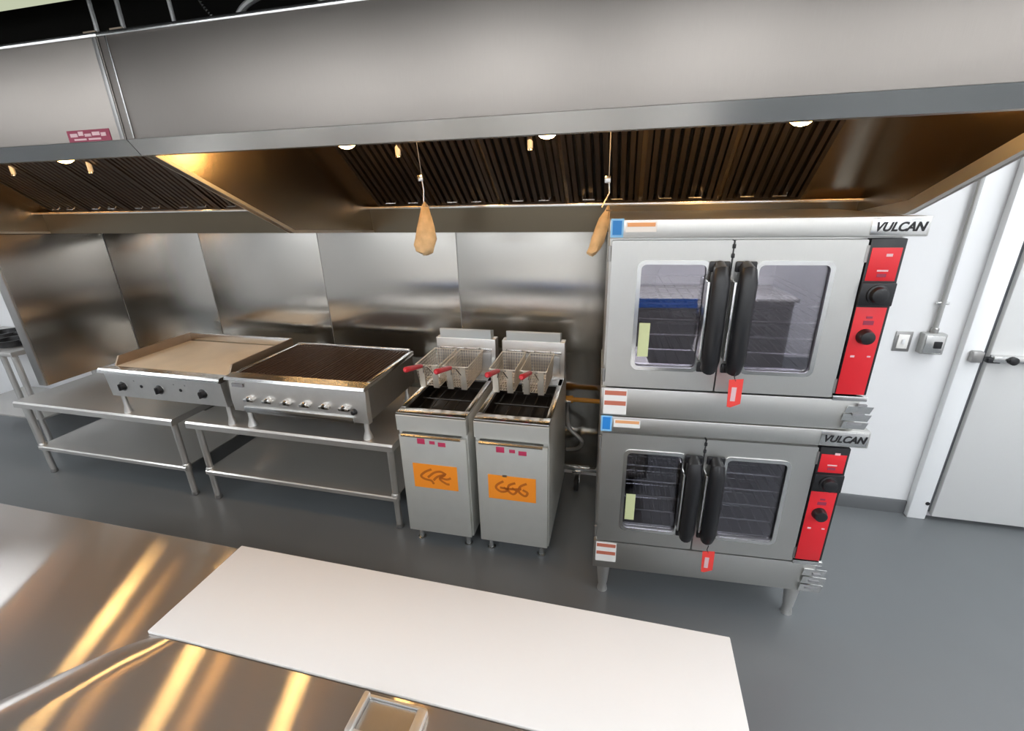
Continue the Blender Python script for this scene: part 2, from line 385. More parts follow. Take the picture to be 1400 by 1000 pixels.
# rods, bracket and cable above the hood
for i, x in enumerate((-1.635, -1.525)):
    t = thing('hanger_rod', ('left hanger rod from the ceiling to the hood joint', 'right hanger rod by the hood joint, over the brown bracket')[i], 'rod', (x, -1.6, ZT+.012), 0, 'hanger rods over the hood joint')
    MB().cyl((0, 0, .0), (0, 0, CEIL-ZT-.012), .008, 8).build('threaded_rod', 'bright', t)
    MB().prism([(-.03, 0), (.03, 0), (.03, .006), (-.024, .006), (-.024, .05), (-.03, .05)], 0, -.025, .025).build('angle_bracket', 'guard', t)
t = thing('strip_light', 'pale greenish strip light above the left hood at the top edge', 'light', (-2.6, -1.2, 2.80))
MB().box(-.6, .62, -.05, .05, .03, .07, .005).build('housing', 'frame', t); box('diffuser', 'strip', t, -.58, .60, -.045, .045, .005, .03, .004)
for x in (-.5, .5): MB().cyl((x, 0, .07), (x, 0, .10), .006, 8).build('hanger', 'cord', t)
def sag(pts, n=10):
    P = [Vector(p) for p in pts]; out = []
    for i in range(len(P)-1):
        a, b, c, d = P[max(i-1, 0)], P[i], P[i+1], P[min(i+2, len(P)-1)]
        for k in range(n):
            u = k/n; out.append(.5*((2*b)+(c-a)*u+(2*a-5*b+4*c-d)*u*u+(3*b-a-3*c+d)*u**3))
    return out+[P[-1]]
tag(MB().tube(sag([(-1.22, -1.50, 2.485), (-1.14, -1.52, 2.56), (-1.0, -1.55, 2.585), (-.88, -1.6, 2.565), (-.72, -1.66, 2.482)]), .0095, 8).build('flexible_conduit', 'cord'), 'looping light grey flexible conduit lying over the hood top', 'conduit')
tag(MB().tube(sag([(-1.40, -1.55, CEIL), (-1.375, -1.57, 2.7), (-1.35, -1.58, 2.6), (-1.345, -1.58, 2.48)]), .006, 8).build('thin_cable', 'cord'), 'thin pale cable hanging behind the hood top edge', 'cable')
m = MB()
P_ = sag([(-1.33, -1.5, 2.74), (-1.28, -1.54, 2.61), (-1.20, -1.58, 2.53), (-1.10, -1.6, 2.478)], 8)
for i in range(len(P_)-1):
    d = (P_[i+1]-P_[i]); a = P_[i]+d*.1; b = P_[i]+d*.72; m.cyl(a, b, .005, 6)
m.tube(P_, .0015, 5)
tag(m.build('jack_chain', 'bright'), 'fine link chain drooping towards the hood top', 'chain')
tag(MB().box(-7.2, 1.0, -1.0, -.3, 2.50, 2.895, .01).build('dark_filler', 'black'), 'black duct added under the ceiling to keep the gap over the hood dark', 'filler')  # added black mass hiding the pale walls, so the gap stays dark

# wrapped bundles hung in the hood
def bundle(loc, label, lean, dark):
    t = thing('wrapped_bundle', label, 'bundle', loc, 0, 'wrapped bundles hanging under the hood')
    MB().tube([(-.004, -.03, 2.442-loc[2]), (-.004, -.03, .30), (-.004, 0, .12)], .002, 6).build('hanging_wire', 'dull', t)
    MB().tube([(-.004, 0, .11), (.0, 0, .06), (lean*.1, 0, .0)], .0035, 6).build('wire', 'bright', t)
    MB().box(-.022, .004, -.008, .008, .10, .13, .003).build('clip', 'bright', t)
    m = MB(); R = []
    prof = [(.004, .006), (.015, -.015), (.032, -.06), (.046, -.11), (.055, -.16), (.055, -.20), (.044, -.23), (.018, -.242)] if not dark else [(.004, .006), (.013, -.015), (.022, -.05), (.027, -.09), (.028, -.14), (.026, -.18), (.02, -.20), (.01, -.21)]
    pts = [(lean*(-h), 0, h) for r, h in prof]
    m.tube(pts, [r for r, h in prof], 14)
    for v in m.bm.verts:
        v.co.y *= .55; v.co += Vector((random.uniform(-.004, .004), random.uniform(-.006, .006), random.uniform(-.005, .005)))
        if v.co.z < -.19: v.co.x -= .010
    m.build('wrap', 'kraft', t)
    MB().tube([(-.013, 0, -.012), (0, -.009, -.013), (.013, 0, -.014), (0, .009, -.013)], .003, 6, closed=True).build('tie', 'guard', t)
    return t
bundle((-.905, -.80, 1.965), 'tan paper wrapped bundle hanging on a wire above the left fryer', -.06, 0)
bundle((-.028, -.80, 1.935), 'tan wrapped bundle half hidden behind the upper oven top corner', -.30, 1)

# ================================================================ STANDS
YS, HS = -.887, .63
def stand(x0, x1, label):
    w = x1-x0; d = .84
    t = thing('equipment_stand', label, 'stand', (x0, YS, 0), 0, 'low stainless equipment stands')
    MB().prism([(0, HS-.045), (.002, HS-.012), (.012, HS), (d, HS), (d, HS-.045), (d-.01, HS-.045), (d-.01, HS-.012), (.014, HS-.012), (.012, HS-.045)], 0, 0, w).build('stand_top', 'stand', t)
    for xx in (0, w-.004): MB().box(xx, xx+.004, .012, d-.01, HS-.045, HS-.012).build('end_apron', 'stand', t)
    MB().prism([(.02, .215), (.02, .238), (.028, .245), (d-.03, .245), (d-.03, .215), (d-.035, .215), (d-.035, .238), (.03, .238), (.025, .215)], 0, .03, w-.03).build('undershelf', 'stand', t)
    for x in (.045, w-.045):
        for y in (.05, d-.06):
            l = MB().cyl((x, y, .03), (x, y, HS-.012), .0205, 16).build('leg', 'stand', t)
            MB().lathe([(.016, .03), (.022, .028), (.024, .006), (.018, 0)], (x, y, 0), 2, 14).build('foot', 'dull', l)
            MB().lathe([(.026, HS-.055), (.03, HS-.013)], (x, y, 0), 2, 14).build('leg_socket', 'dull', l)
            MB().lathe([(.024, .205), (.027, .215), (.027, .255), (.022, .262)], (x, y, 0), 2, 14).build('shelf_collar', 'stand', l)
    for y in (.24, .55):
        MB().box(.05, w-.05, y-.03, y+.03, HS-.035, HS-.0121).build('hat_channel', 'stand', t)
    return t
stand(-4.313, -2.833, 'low stainless stand with undershelf carrying the griddle, at far left')
stand(-2.718, -1.2045, 'low stainless stand with undershelf carrying the charbroiler')

# ================================================================ GRIDDLE
def knob(name, mat, x, y, z, r=.022, parent=None, bar=True):
    m = MB().lathe([(r*1.15, 0), (r*1.15, -.004), (r, -.006), (r*.9, -.022), (r*.6, -.026)], (x, y, z), 1, 16)
    if bar: m.box(x-r*.22, x+r*.22, y-.034, y-.02, z-r*.85, z+r*.85, .002)
    return m.build(name, mat, parent)
gx0, gw = -3.30, .955
G = thing('countertop_griddle', 'flat tan griddle with raised splash guards on the left stand', 'griddle', (gx0, YS, HS))
zp = .325
MB().box(.01, gw-.01, .06, .68, .135, .30, .004).build('griddle_body', 'fryer', G)
MB().box(.012, gw-.012, .075, .675, .30, zp, .003).build('cooking_plate', 'plate', G)
MB().prism([(.0, .322), (.012, .335), (.075, .332), (.075, .305), (.012, .300), (-.006, .308)], 0, -.035, gw).build('front_trough', 'bright', G)
MB().prism([(.022, .135), (.03, .13), (.06, .13), (.06, .30), (.012, .30)], 0, .0, gw-.005).build('control_panel', 'pale', G)
MB().prism([(.075, .30), (.13, .385), (.70, .385), (.70, .30)], 0, .0, .012).build('splash_guard', 'guard', G)
MB().prism([(.075, .30), (.13, .385), (.70, .385), (.70, .30)], 0, gw-.012, gw).build('splash_guard', 'guard', G)
MB().box(.012, gw-.012, .685, .70, .30, .385, .002).build('rear_splash', 'bright', G)
for x in (.13, .44, .79):
    k = knob('burner_knob', 'plas', x, .018, .215, .026, G); MB().lathe([(.034, 0), (.034, -.003)], (x, .018, .215), 1, 18).build('knob_bezel', 'bright', k)
for x in (.29, .615): MB().lathe([(.011, 0), (.011, -.004)], (x, .018, .225), 1, 12).build('pilot_hole', 'plas', G)
for x in (.24, .57, .66): MB().lathe([(.006, 0), (.006, -.004)], (x, .018, .262), 1, 10).build('screw', 'dull', G)
for x in (.05, gw-.03):
    for y in (.05, .64): MB().lathe([(.014, .14), (.016, .05), (.024, .012), (.026, 0)], (x, y, 0), 2, 14).build('foot', 'pale', G)

# ================================================================ CHARBROILER
bx0, bw = -2.285, .945
B = thing('charbroiler', 'stainless charbroiler with dark brown cast grates, between griddle and fryers', 'broiler', (bx0, YS, HS))
MB().box(.012, .022, .05, .66, .125, .35).box(bw-.022, bw-.012, .05, .66, .125, .35).box(.02, bw-.02, .64, .66, .125, .35).box(.02, bw-.02, .05, .66, .125, .14).box(.02, bw-.02, .05, .07, .14, .34).build('broiler_body', 'dull', B)
box('burner_tray', 'ash', B, .025, bw-.025, .072, .64, .26, .27)
MB().prism([(.002, .335), (.012, .352), (.085, .356), (.085, .335), (.02, .325)], 0, -.02, bw).build('front_ledge', 'bright', B)
for xx in (0, bw-.024): MB().box(xx, xx+.024, .085, .66, .33, .36, .003).build('side_rail', 'bright', B)
MB().box(.024, bw-.024, .645, .665, .33, .372, .003).build('rear_rail', 'bright', B)
MB().prism([(.012, .125), (.02, .12), (.05, .12), (.05, .33), (.018, .33), (.006, .20)], 0, .0, bw).build('control_panel', 'pale', B)
box('drip_tray_front', 'bright', B, .09, bw-.09, -.004, .012, .125, .165, .003)
n = 7; gp = (bw-.056)/n
gme = MB()
for j in range(6):
    x = .006+(gp-.012)*j/5; gme.box(x-.0042, x+.0042, 0, .545, 0, .022)
for y in (.0, .13, .27, .41, .535): gme.box(.006, gp-.006, y, y+.012, .002, .014)
gme = gme.mesh('grate', 'iron')
for k in range(n): link('cast_grate', gme, B, (.028+gp*k, .092, .336+.002*((k*5) % 3)))
for i in range(6):
    x = .145+.132*i
    MB().box(x-.035, x+.035, -.018, .010, .205, .225, .005).lathe([(.018, .01), (.017, -.012), (.012, -.018)], (x, 0, .222), 1, 14).build('valve_handle', 'bright', B)
knob('igniter_knob', 'plas', .865, .008, .20, .016, B, False)
box('rating_plate', 'gtext', B, .03, .11, .004, .014, .292, .314)
for x in (.06, bw-.05):
    for y in (.06, .6): MB().lathe([(.014, .13), (.016, .05), (.028, .010), (.030, 0)], (x, y, 0), 2, 14).build('foot', 'pale', B)

# ================================================================ FRYERS
FO = Vector((-1.1175, -.9512, 0)); FA = .0206; FWD = .404; FD = .76
def floc(x, y, z=0): return FO+Vector((x*math.cos(FA)-y*math.sin(FA), x*math.sin(FA)+y*math.cos(FA), z))
def make_fryer(i):
    t = thing('deep_fryer', ('left stainless deep fryer with an orange placard, next to the charbroiler', 'right stainless deep fryer with an orange placard, nearer the ovens')[i], 'fryer', floc(.4478*i, 0), FA, 'twin deep fryers')
    w = FWD
    MB().box(0, .012, .02, FD, .10, .888, .002).box(w-.012, w, .02, FD, .10, .888, .002).box(.012, w-.012, FD-.012, FD, .10, .888).box(.012, w-.012, .02, FD-.012, .10, .115).box(.012, w-.012, .02, .03, .115, .78).build('cabinet', 'fryer', t)
    d = MB().box(.006, w-.006, -.004, .02, .105, .757, .004).build('door', 'fryer', t)
    MB().prism([(-.004, .757), (-.022, .757), (-.026, .766), (-.018, .772), (.01, .772), (.01, .757)], 0, .03, w-.03).build('door_handle', 'bright', d)
    MB().prism([(.0, .782), (-.002, .875), (.01, .885), (.05, .885), (.05, .782)], 0, 0, w).build('apron_panel', 'fryer', t)
    m = MB()
    m.box(0, w, .0, .075, .876, .892, .004).box(0, .028, .075, .62, .876, .892, .003).box(w-.028, w, .075, .62, .876, .892, .003).box(0, w, .52, .66, .876, .892)
    m.build('top_rim', 'bright', t)
    MB().box(.028, .034, .075, .52, .60, .884).box(w-.034, w-.028, .075, .52, .60, .884).box(.034, w-.034, .075, .082, .60, .884).box(.034, w-.034, .513, .52, .60, .884).box(.034, w-.034, .082, .513, .60, .61).build('fry_tank', 'tank', t)
    box('oil_surface', 'tank', t, .034, w-.034, .082, .513, .80, .815)
    m = MB()
    for k in range(5): m.cyl((.06+k*.07, .09, .84), (.06+k*.07, .50, .84), .004, 6)
    for y in (.12, .30, .48): m.cyl((.036, y, .846), (w-.036, y, .846), .004, 6)
    m.build('tank_screen', 'tank', t)['kind'] = 'stuff'
    r = MB().box(0, w, .655, .73, .89, 1.122, .004).build('flue_riser', 'stand', t)
    MB().box(.02, w-.02, .645, .656, 1.045, 1.06, .002).build('basket_rail', 'bright', r)
    MB().box(.03, w-.03, .649, .656, .915, 1.03, .003).build('riser_plate', 'dull', r)
    MB().prism([(.660, 1.122), (.655, 1.178), (.660, 1.184), (.73, 1.165), (.73, 1.122)], 0, .03, w-.03).build('flue_cap', 'cap', t)
    for x in (.05, w-.05):
        for y in (.06, FD-.06):
            MB().lathe([(.02, .10), (.02, .06), (.016, .055), (.016, .012), (.024, .008), (.024, 0)], (x, y, 0), 2, 14).build('leg', 'bright', t)
    # crimson badge: three blurred blots
    bx = (.115, .12)[i]; bz = (.712, .708)[i]
    for xa, xb, za, zb_ in ((0, .045, -.002, .032), (.072, .104, .002, .022), (.122, .166, -.008, .018)):
        MB().box(bx+xa, bx+xb, -.006, -.004, bz+za, bz+zb_, .0008).build('badge_mark', 'badge', d)
    # orange placard with scribbled marks
    px0, px1, pz0, pz1 = ((.073, .337, .424, .582), (.068, .335, .408, .562))[i]
    pl = MB().box(px0, px1, -.0065, -.0045, pz0, pz1).build('placard', 'orange', d)
    def stroke(pts): 
        P = [((px0+px1)/2+u*(px1-px0)/2, -.0062, (pz0+pz1)/2+v*(pz1-pz0)/2) for u, v in pts]
        return sag(P, 6)
    m = MB()
    if i == 0: S = [[(-.15, .62), (-.45, .35), (-.66, -.02), (-.5, -.25), (-.2, -.35), (-.1, -.62)], [(-.35, -.1), (-.05, .35), (.25, .5), (.5, .3)], [(-.1, -.3), (.1, .05), (.45, .28), (.2, -.1), (.45, -.45), (.62, -.5)], [(.2, .0), (.5, -.1), (.7, .05)]]
    else: S = [[(-.35, .55), (-.62, .2), (-.66, -.1), (-.45, -.35), (-.2, -.2), (-.35, .05)], [(.15, .5), (-.12, .25), (-.15, -.2), (.05, -.45), (.2, -.15), (.0, .05)], [(.62, .55), (.35, .25), (.3, -.2), (.55, -.5), (.65, -.2), (.45, .0)], [(-.5, .0), (-.1, -.05), (.4, .05)]]
    for s_ in S: m.tube(stroke(s_), .0078, 6)
    for v in m.bm.verts: v.co.y = -.0065-.0004*(1 if v.co.y < -.0062 else 0)
    m.build('scribble', 'ink', pl)
    if i == 1: box('tape', 'guard', pl, .15, .175, -.0075, -.0065, .555, .568)
    return t
for i in range(2): make_fryer(i)
# baskets
def make_basket():
    t = thing('fry_basket', 'x', 'basket', (0, 0, 0), FA, 'wire baskets hanging over the fryers')
    w, y0, y1, z0, z1 = .15, .0, .31, .0, .135
    m = MB()
    for a, b, z, r in ((0, 1, z1, .0045), (.06, .97, z0, .0035)):
        x = w/2 if z == z1 else w/2-.010
        ya, yb = (y0, y1) if z == z1 else (y0+.02, y1-.015)
        m.tube([(-x, ya, z), (x, ya, z), (x, yb, z), (-x, yb, z)], r, 6, closed=True)
    m.build('basket_rim', 'basket', t)
    m = MB()
    N = 9
    for k in range(N+1):
        u = -1+2*k/N; xt, xb = u*w/2, u*(w/2-.010)
        for (yt, yb) in ((y0, y0+.02), (y1, y1-.015)): m.cyl((xt, yt, z1), (xb, yb, z0), .0015, 4)
        m.cyl((xb, y0+.02, z0), (xb, y1-.015, z0), .0015, 4)
    N = 16
    for k in range(N+1):
        u = k/N; yt = y0+(y1-y0)*u; yb = y0+.02+(y1-y0-.035)*u
        for s_ in (-1, 1): m.cyl((s_*w/2, yt, z1), (s_*(w/2-.010), yb, z0), .0015, 4)
        m.cyl((-w/2+.01, yb, z0), (w/2-.01, yb, z0), .0015, 4)
    for k in range(1, 7):
        u = k/7; x = w/2-.010*(1-u); ya = y0+.02*(1-u); yb = y1-.015*(1-u); z = z1*u
        m.tube([(-x, ya, z), (x, ya, z), (x, yb, z), (-x, yb, z)], .0015, 4, closed=True)
    m.build('wire_mesh', 'basket', t)['kind'] = 'stuff'
    for s_ in (-1, 1):
        MB().prism([(y0-.004, z1), (y0+.004, z1), (y0+.026, -.012), (y0+.010, -.012)], 0, s_*.042-.017, s_*.042+.017).build('front_strap', 'basket', t)
        MB().tube([(s_*.05, y1, z1), (s_*.05, y1+.015, z1+.012), (s_*.05, y1+.030, z1+.004), (s_*.05, y1+.033, z1-.012)], .003, 6).build('hook', 'bright', t)
    h = MB().tube([(-.03, .002, z1-.05), (-.014, -.03, z1+.0), (-.006, -.09, z1+.028)], .004, 6).tube([(.03, .002, z1-.05), (.014, -.03, z1+.0), (.006, -.09, z1+.028)], .004, 6).build('handle', 'bright', t)
    MB().tube([(0, -.075, z1+.022), (-.002, -.095, z1+.029), (-.010, -.22, z1+.060), (-.012, -.255, z1+.068), (-.012, -.265, z1+.070)], [.010, .013, .015, .016, .009], 10).build('grip', 'rgrip', h)
    return t
bp_ = make_basket()
for k, (fi, bx, lab) in enumerate(((0, .080, 'left wire basket with red grip over the left fryer'), (0, .255, 'right wire basket with red grip over the left fryer'), (1, .088, 'left wire basket with red grip over the right fryer'), (1, .268, 'right wire basket with red grip over the right fryer'))):
    o = bp_ if k == 0 else copy_tree(bp_)
    o['label'] = lab; o.location = floc(.4478*fi+bx, .30, .925)

# ================================================================ CONVECTION OVENS
OA = .0603; OO = Vector((0, -1.1094, 0)); OD = .93
def oloc(x, y, z): return OO+Vector((x*math.cos(OA)-y*math.sin(OA), x*math.sin(OA)+y*math.cos(OA), z))
def make_oven(zb, dz0, dz1, cz0, cz1, win, up):
    """zb base, doors dz0..dz1, cap cz0..cz1; win z range of the panes"""
    lab = 'upper convection oven with red control strip, stacked on the lower one' if up else 'lower convection oven on short legs, under the upper oven'
    t = thing('convection_oven', lab, 'oven', oloc(0, 0, zb), OA, 'stacked convection ovens')
    Zo = -zb; w = 1.02
    def P(mb, name, mat, parent=None):
        bmesh.ops.translate(mb.bm, verts=mb.bm.verts, vec=(0, 0, Zo)); return mb.build(name, mat, t if parent is None else parent)
    # shell: sides, back, roof, floor, right hand control compartment
    P(MB().box(.0, .012, .03, OD, zb, cz0).box(w-.012, w, .03, OD, zb, cz0).box(.012, w-.012, OD-.012, OD, zb, cz0).box(.012, w-.012, .03, OD-.012, cz0-.012, cz0).box(.012, w-.012, .03, OD-.012, zb, zb+.012), 'outer_shell', 'oven')
    P(MB().box(.03, .04, .03, .80, dz0+.01, dz1-.01).box(.88, .89, .03, .80, dz0+.01, dz1-.01).box(.04, .88, .79, .80, dz0+.01, dz1-.01).box(.04, .88, .03, .79, dz1-.02, dz1-.01).box(.04, .88, .03, .79, dz0+.01, dz0+.02), 'cavity_liner', 'dark')
    P(MB().lathe([(.19, .78), (.19, .76), (.15, .75), (.05, .745)], (.46, 0, (dz0+dz1)/2), 1, 24), 'fan_guard', 'dull')
    P(MB().box(-.006, w-.012, .0, .03, zb+.002, dz0-.008, .003), 'base_panel', 'oven')
    P(MB().box(-.004, 1.078, -.004, .05, cz0, cz1, .004).box(-.004, w+.005, .05, OD, cz0, cz1), 'top_cap', 'oven')
    mid = .455
    zs = (dz0, dz1)
    doors = []
    for s_, (xa, xb, ga, gb) in enumerate(((.008, mid-.003, .122, .372), (mid+.003, .902, .552, .802))):
        d = P(MB().frame((xa, xb, dz0, dz1), (ga, gb, win[0], win[1]), .006, .022, .0, .034), 'door', 'oven')
        P(MB().frame((ga-.012, gb+.012, win[0]-.012, win[1]+.012), (ga+.004, gb-.004, win[0]+.004, win[1]-.004), .03, .02, -.004, .0), 'window_bezel', 'bright', d)
        P(MB().box(ga-.002, gb+.002, .010, .016, win[0]-.002, win[1]+.002), 'window_pane', 'glassu' if up else 'glassl', d)
        hx = .412 if s_ == 0 else .506
        z0_, z1_ = win[0]+.012, win[1]-.01
        h = P(MB().tube([(hx, -.004, z1_), (hx, -.045, z1_-.012), (hx, -.058, z1_-.05), (hx, -.058, z0_+.05), (hx, -.045, z0_+.012), (hx, -.004, z0_)], [.024, .030, .034, .034, .030, .024], 14), 'door_handle', 'plas', d)
        P(MB().box(hx-.046, hx-.037, -.06, -.0, z0_+.05, z1_-.05, .002), 'handle_inlay', 'bright', h)
        for zz in (z0_, z1_): P(MB().box(hx-.038, hx+.038, -.012, -.0, zz-.02, zz+.02, .005), 'handle_mount', 'plas', h)
        for zz in (dz0+.05, dz1-.05):
            xh = .0 if s_ == 0 else .904
            P(MB().cyl((xh, .004, zz-.03), (xh, .004, zz+.03), .007, 8), 'hinge', 'dull', d)
    P(MB().box(mid-.002, mid+.002, .004, .03, dz0, dz1), 'door_seal', 'plas')
    for zz in (dz1-.02, dz1-.055): P(MB().box(mid-.006, mid+.006, -.006, .004, zz-.01, zz+.006, .002), 'door_latch', 'plas')
    # green card inside the left pane
    P(MB().box(.135, .178, .0065, .0095, win[0]+.045, win[0]+.19), 'green_card', 'green')
    # control strip
    ra, rb = .908, 1.022
    k1, k2 = (1.628, 1.466) if up else (.812, .65)
    c = P(MB().box(ra, rb, -.002, .03, dz0+.016, dz1+.003, .003), 'control_strip', 'plas')
    P(MB().box(ra+.008, rb-.010, -.0045, -.002, k1+.048, dz1-.028, .001), 'red_panel', 'red', c)
    P(MB().box(ra+.003, rb-.010, -.0045, -.002, dz0+.018, k1-.050, .001), 'red_panel', 'red', c)
    P(MB().box(ra-.002, rb-.002, -.014, -.002, k1-.044, k1+.042, .004), 'dial_block', 'plas', c)
    k = P(MB().lathe([(.036, -.014), (.036, -.02), (.030, -.022), (.027, -.04), (.02, -.043)], ((ra+rb)/2-.002, 0, k1), 1, 20), 'dial', 'plas', c)
    k = P(MB().lathe([(.030, -.0045), (.028, -.02), (.024, -.034), (.015, -.037)], ((ra+rb)/2-.004, 0, k2), 1, 20), 'timer_knob', 'plas', c)
    m = MB()
    for (x, z, ww, hh) in ((.945, k2+.045, .035, .016), (.950, k1+.062, .03, .012), (.952, k2+.07, .02, .008)): m.box(x, x+ww, -.0056, -.0045, z, z+hh)
    P(m, 'dark_print', 'maroon', c)
    m = MB()
    for (x, z, ww, hh) in ((.947, k1+.082, .036, .006), (.965, k1+.135, .02, .010), (.93, k2-.085, .014, .008), (.987, k2-.083, .012, .006)): m.box(x, x+ww, -.0056, -.0045, z, z+hh)
    P(m, 'pale_print', 'pink', c)
    P(MB().box(.905, 1.03, -.004, .03, dz0-.012, dz0+.010, .003), 'strip_foot', 'bright')
    # stickers
    zc = (cz0+cz1)/2
    s_ = P(MB().box(.0, .048, -.006, -.004, cz0+.002, cz1+.004), 'blue_sticker', 'lblue'); P(MB().box(.007, .041, -.0075, -.006, cz0+.012, cz1-.003), 'sticker_print', 'blue', s_)
    s_ = P(MB().box(.056, .17, -.0055, -.004, zc-.012, zc+.026), 'paper_strip', 'paper'); P(MB().box(.062, .165, -.0065, -.0055, zc+.008, zc+.022), 'sticker_print', 'oprint', s_)
    s_ = P(MB().box(.006, .106, -.002, .0, zb+.010 if up else zb+.045, dz0-.012), 'warning_label', 'paper')
    za, ze = (zb+.010 if up else zb+.045), dz0-.012; hh = ze-za
    m = MB()
    for f in (.82, .42): m.box(.010, .102, -.003, -.002, za+hh*(f-.06), za+hh*(f+.11))
    P(m, 'sticker_print', 'rust', s_)
    # crumpled silver data plates at the lower right corner
    m = MB()
    n_ = 3; zz = zb+.012
    for j in range(n_):
        x0_, x1_ = .955+random.uniform(-.006, .006), 1.060+random.uniform(-.008, .004); h_ = (dz0-.03-zz)/n_
        m.prism([(x0_, zz+h_*j+.003), (x1_-.01, zz+h_*j+.001), (x1_, zz+h_*(j+.9)), (x0_+.006, zz+h_*(j+.95))], 1, -.012+.003*j, -.002)
    s_ = P(m, 'data_plate', 'bright')
    m = MB()
    for j in range(3): m.box(.975+.012*j, 1.03, -.0135, -.011+.004*j, zz+.02+.04*j, zz+.030+.04*j)
    P(m, 'plate_print', 'gtext', s_)
    # maker's lettering
    P(MB().box(.895, 1.07, -.006, -.004, cz0+.006, cz1-.006, .001), 'name_plate', 'bright')
    lo = text_mesh('plate_lettering', 'VULCAN', 'ltext', t, .905, -.0065, zc-.015+Zo, .043, .28, .92)
    # legs
    if not up:
        for x in (.05, w-.06):
            for y in (.06, OD-.08):
                P(MB().box(x-.035, x+.035, y-.035, y+.035, zb-.012, zb, .003).tube([(x, y, zb-.01), (x, y, .05), (x, y, .035), (x, y, .0)], [.036, .024, .021, .027], 14), 'leg', 'pale')
    return t
make_oven(.198, .372, .976, .987, 1.062, (.462, .887), False)
make_oven(1.064, 1.207, 1.822, 1.832, 1.900, (1.302, 1.735), True)
# wire racks standing in the cavities
def make_rack():
    m = MB()
    m.tube([(.045, .05, 0), (.875, .05, 0), (.875, .72, 0), (.045, .72, 0)], .0045, 6, closed=True)
    for k in range(1, 18): x = .045+.83*k/18; m.cyl((x, .05, 0), (x, .72, 0), .0028, 4)
    for y in (.27, .5): m.cyl((.045, y, -.004), (.875, y, -.004), .004, 5)
    return m.mesh('oven_rack', 'bright')
rme = make_rack()
nm = ['bottom', 'second lowest', 'middle', 'second highest', 'top']
for which, z0, dz in (('lower', .455, .083), ('upper', 1.30, .083)):
    for k in range(5):
        o = link('oven_rack', rme, None, oloc(0, 0, z0+dz*k*(1 if which == 'lower' else .8)), OA)
        tag(o, '%s wire rack behind the windows of the %s oven' % (nm[k], which), 'rack', 'wire racks inside the ovens')
# red tags on the handles
for z, lab in ((1.30, 'red paper tag hanging from the upper oven door handles'), (.452, 'red paper tag hanging from the lower oven door handles')):
    t = thing('paper_tag', lab, 'tag', oloc(.50, -.097, z), OA, 'red tags on the oven doors')
    MB().prism([(-.018, .0), (.034, .006), (.036, -.10), (.0, -.118), (-.012, -.115)], 1, -.001, .002).build('card', 'tag', t)
    MB().tube([(.006, 0, -.004), (.0, .002, .012), (.006, .008, .03)], .002, 5).build('string', 'plas', t)
    MB().box(-.004, .014, -.002, -.001, -.09, -.03).build('tag_print', 'pink', t)

# ================================================================ BEHIND THE FRYERS AND OVENS
t = thing('gas_pipe', 'yellow gas pipe with valve on the wall between fryers and oven', 'pipe', (-.55, -.10, .66))
MB().cyl((-.5, 0, 0), (.85, 0, 0), .016, 12).build('pipe', 'yellow', t)
MB().lathe([(.026, -.04), (.028, -.02), (.022, 0), (.028, .02), (.026, .04)], (.27, 0, 0), 0, 14).build('valve', 'yellow', t)
MB().box(.24, .30, -.05, -.03, -.006, .006, .003).build('valve_lever', 'bright', t)
MB().cyl((.27, 0, -.02), (.27, 0, -.10), .012, 10).build('drop_nipple', 'dull', t)
for x in (-.3, .5): MB().box(x-.01, x+.01, 0, .09, -.022, .022, .002).build('pipe_strap', 'dull', t)
tag(MB().tube(sag([(-.28, -.10, .56), (-.26, -.12, .45), (-.17, -.13, .36), (-.20, -.10, .28), (-.28, -.08, .25)]), .014, 10).build('gas_hose', 'cord'), 'grey flexible gas hose looping below the yellow pipe', 'hose')
t = thing('floor_dolly', 'low steel rail on a caster on the floor behind the fryers', 'dolly', (-.17, -.2, 0))
MB().box(-.16, .15, -.02, .02, .17, .195, .003).build('rail', 'bright', t)
for x in (-.02,):
    c = MB().box(x-.03, x+.03, -.025, .025, .15, .17, .003).box(x-.024, x-.018, -.02, .02, .07, .15).box(x+.018, x+.024, -.02, .02, .07, .15).build('caster_fork', 'bright', t)
    MB().lathe([(.05, -.014), (.055, -.010), (.055, .010), (.05, .014)], (x, 0, .055), 0, 20).build('wheel', 'rubber', c)
for x in (-.145, .135): MB().cyl((x, 0, 0), (x, 0, .17), .012, 10).build('post', 'dull', t)

# ================================================================ WALL FITTINGS
t = thing('wall_switch', 'small white wall switch with dark rim right of the upper oven', 'switch', (1.628, 0, 1.152))
MB().box(-.042, .042, -.006, 0, -.06, .06, .003).build('rim', 'dull', t); MB().box(-.027, .027, -.010, -.006, -.042, .042, .002).build('plate', 'paper', t)
MB().box(-.008, .008, -.016, -.010, -.014, .014, .002).build('toggle', 'white', t)
t = thing('outlet_box', 'grey surface outlet box fed by a vertical conduit on the white wall', 'outlet', (1.757, 0, 1.155))
MB().box(-.055, .055, -.05, 0, -.06, .06, .006).build('box', 'cord', t)
MB().box(-.045, .045, -.054, -.05, -.05, .05, .003).build('cover', 'bright', t)
MB().box(-.002, .036, -.057, -.054, -.022, .018, .003).build('receptacle', 'plas', t)
MB().tube([(0, -.02, .06), (0, -.02, 1.2)], .0125, 10).build('conduit', 'cord', t)
MB().box(-.028, .028, -.026, 0, .22, .236, .003).build('conduit_strap', 'bright', t)
MB().lathe([(.018, .06), (.018, .085), (.014, .09)], (0, -.02, 0), 2, 12).build('connector', 'dull', t)

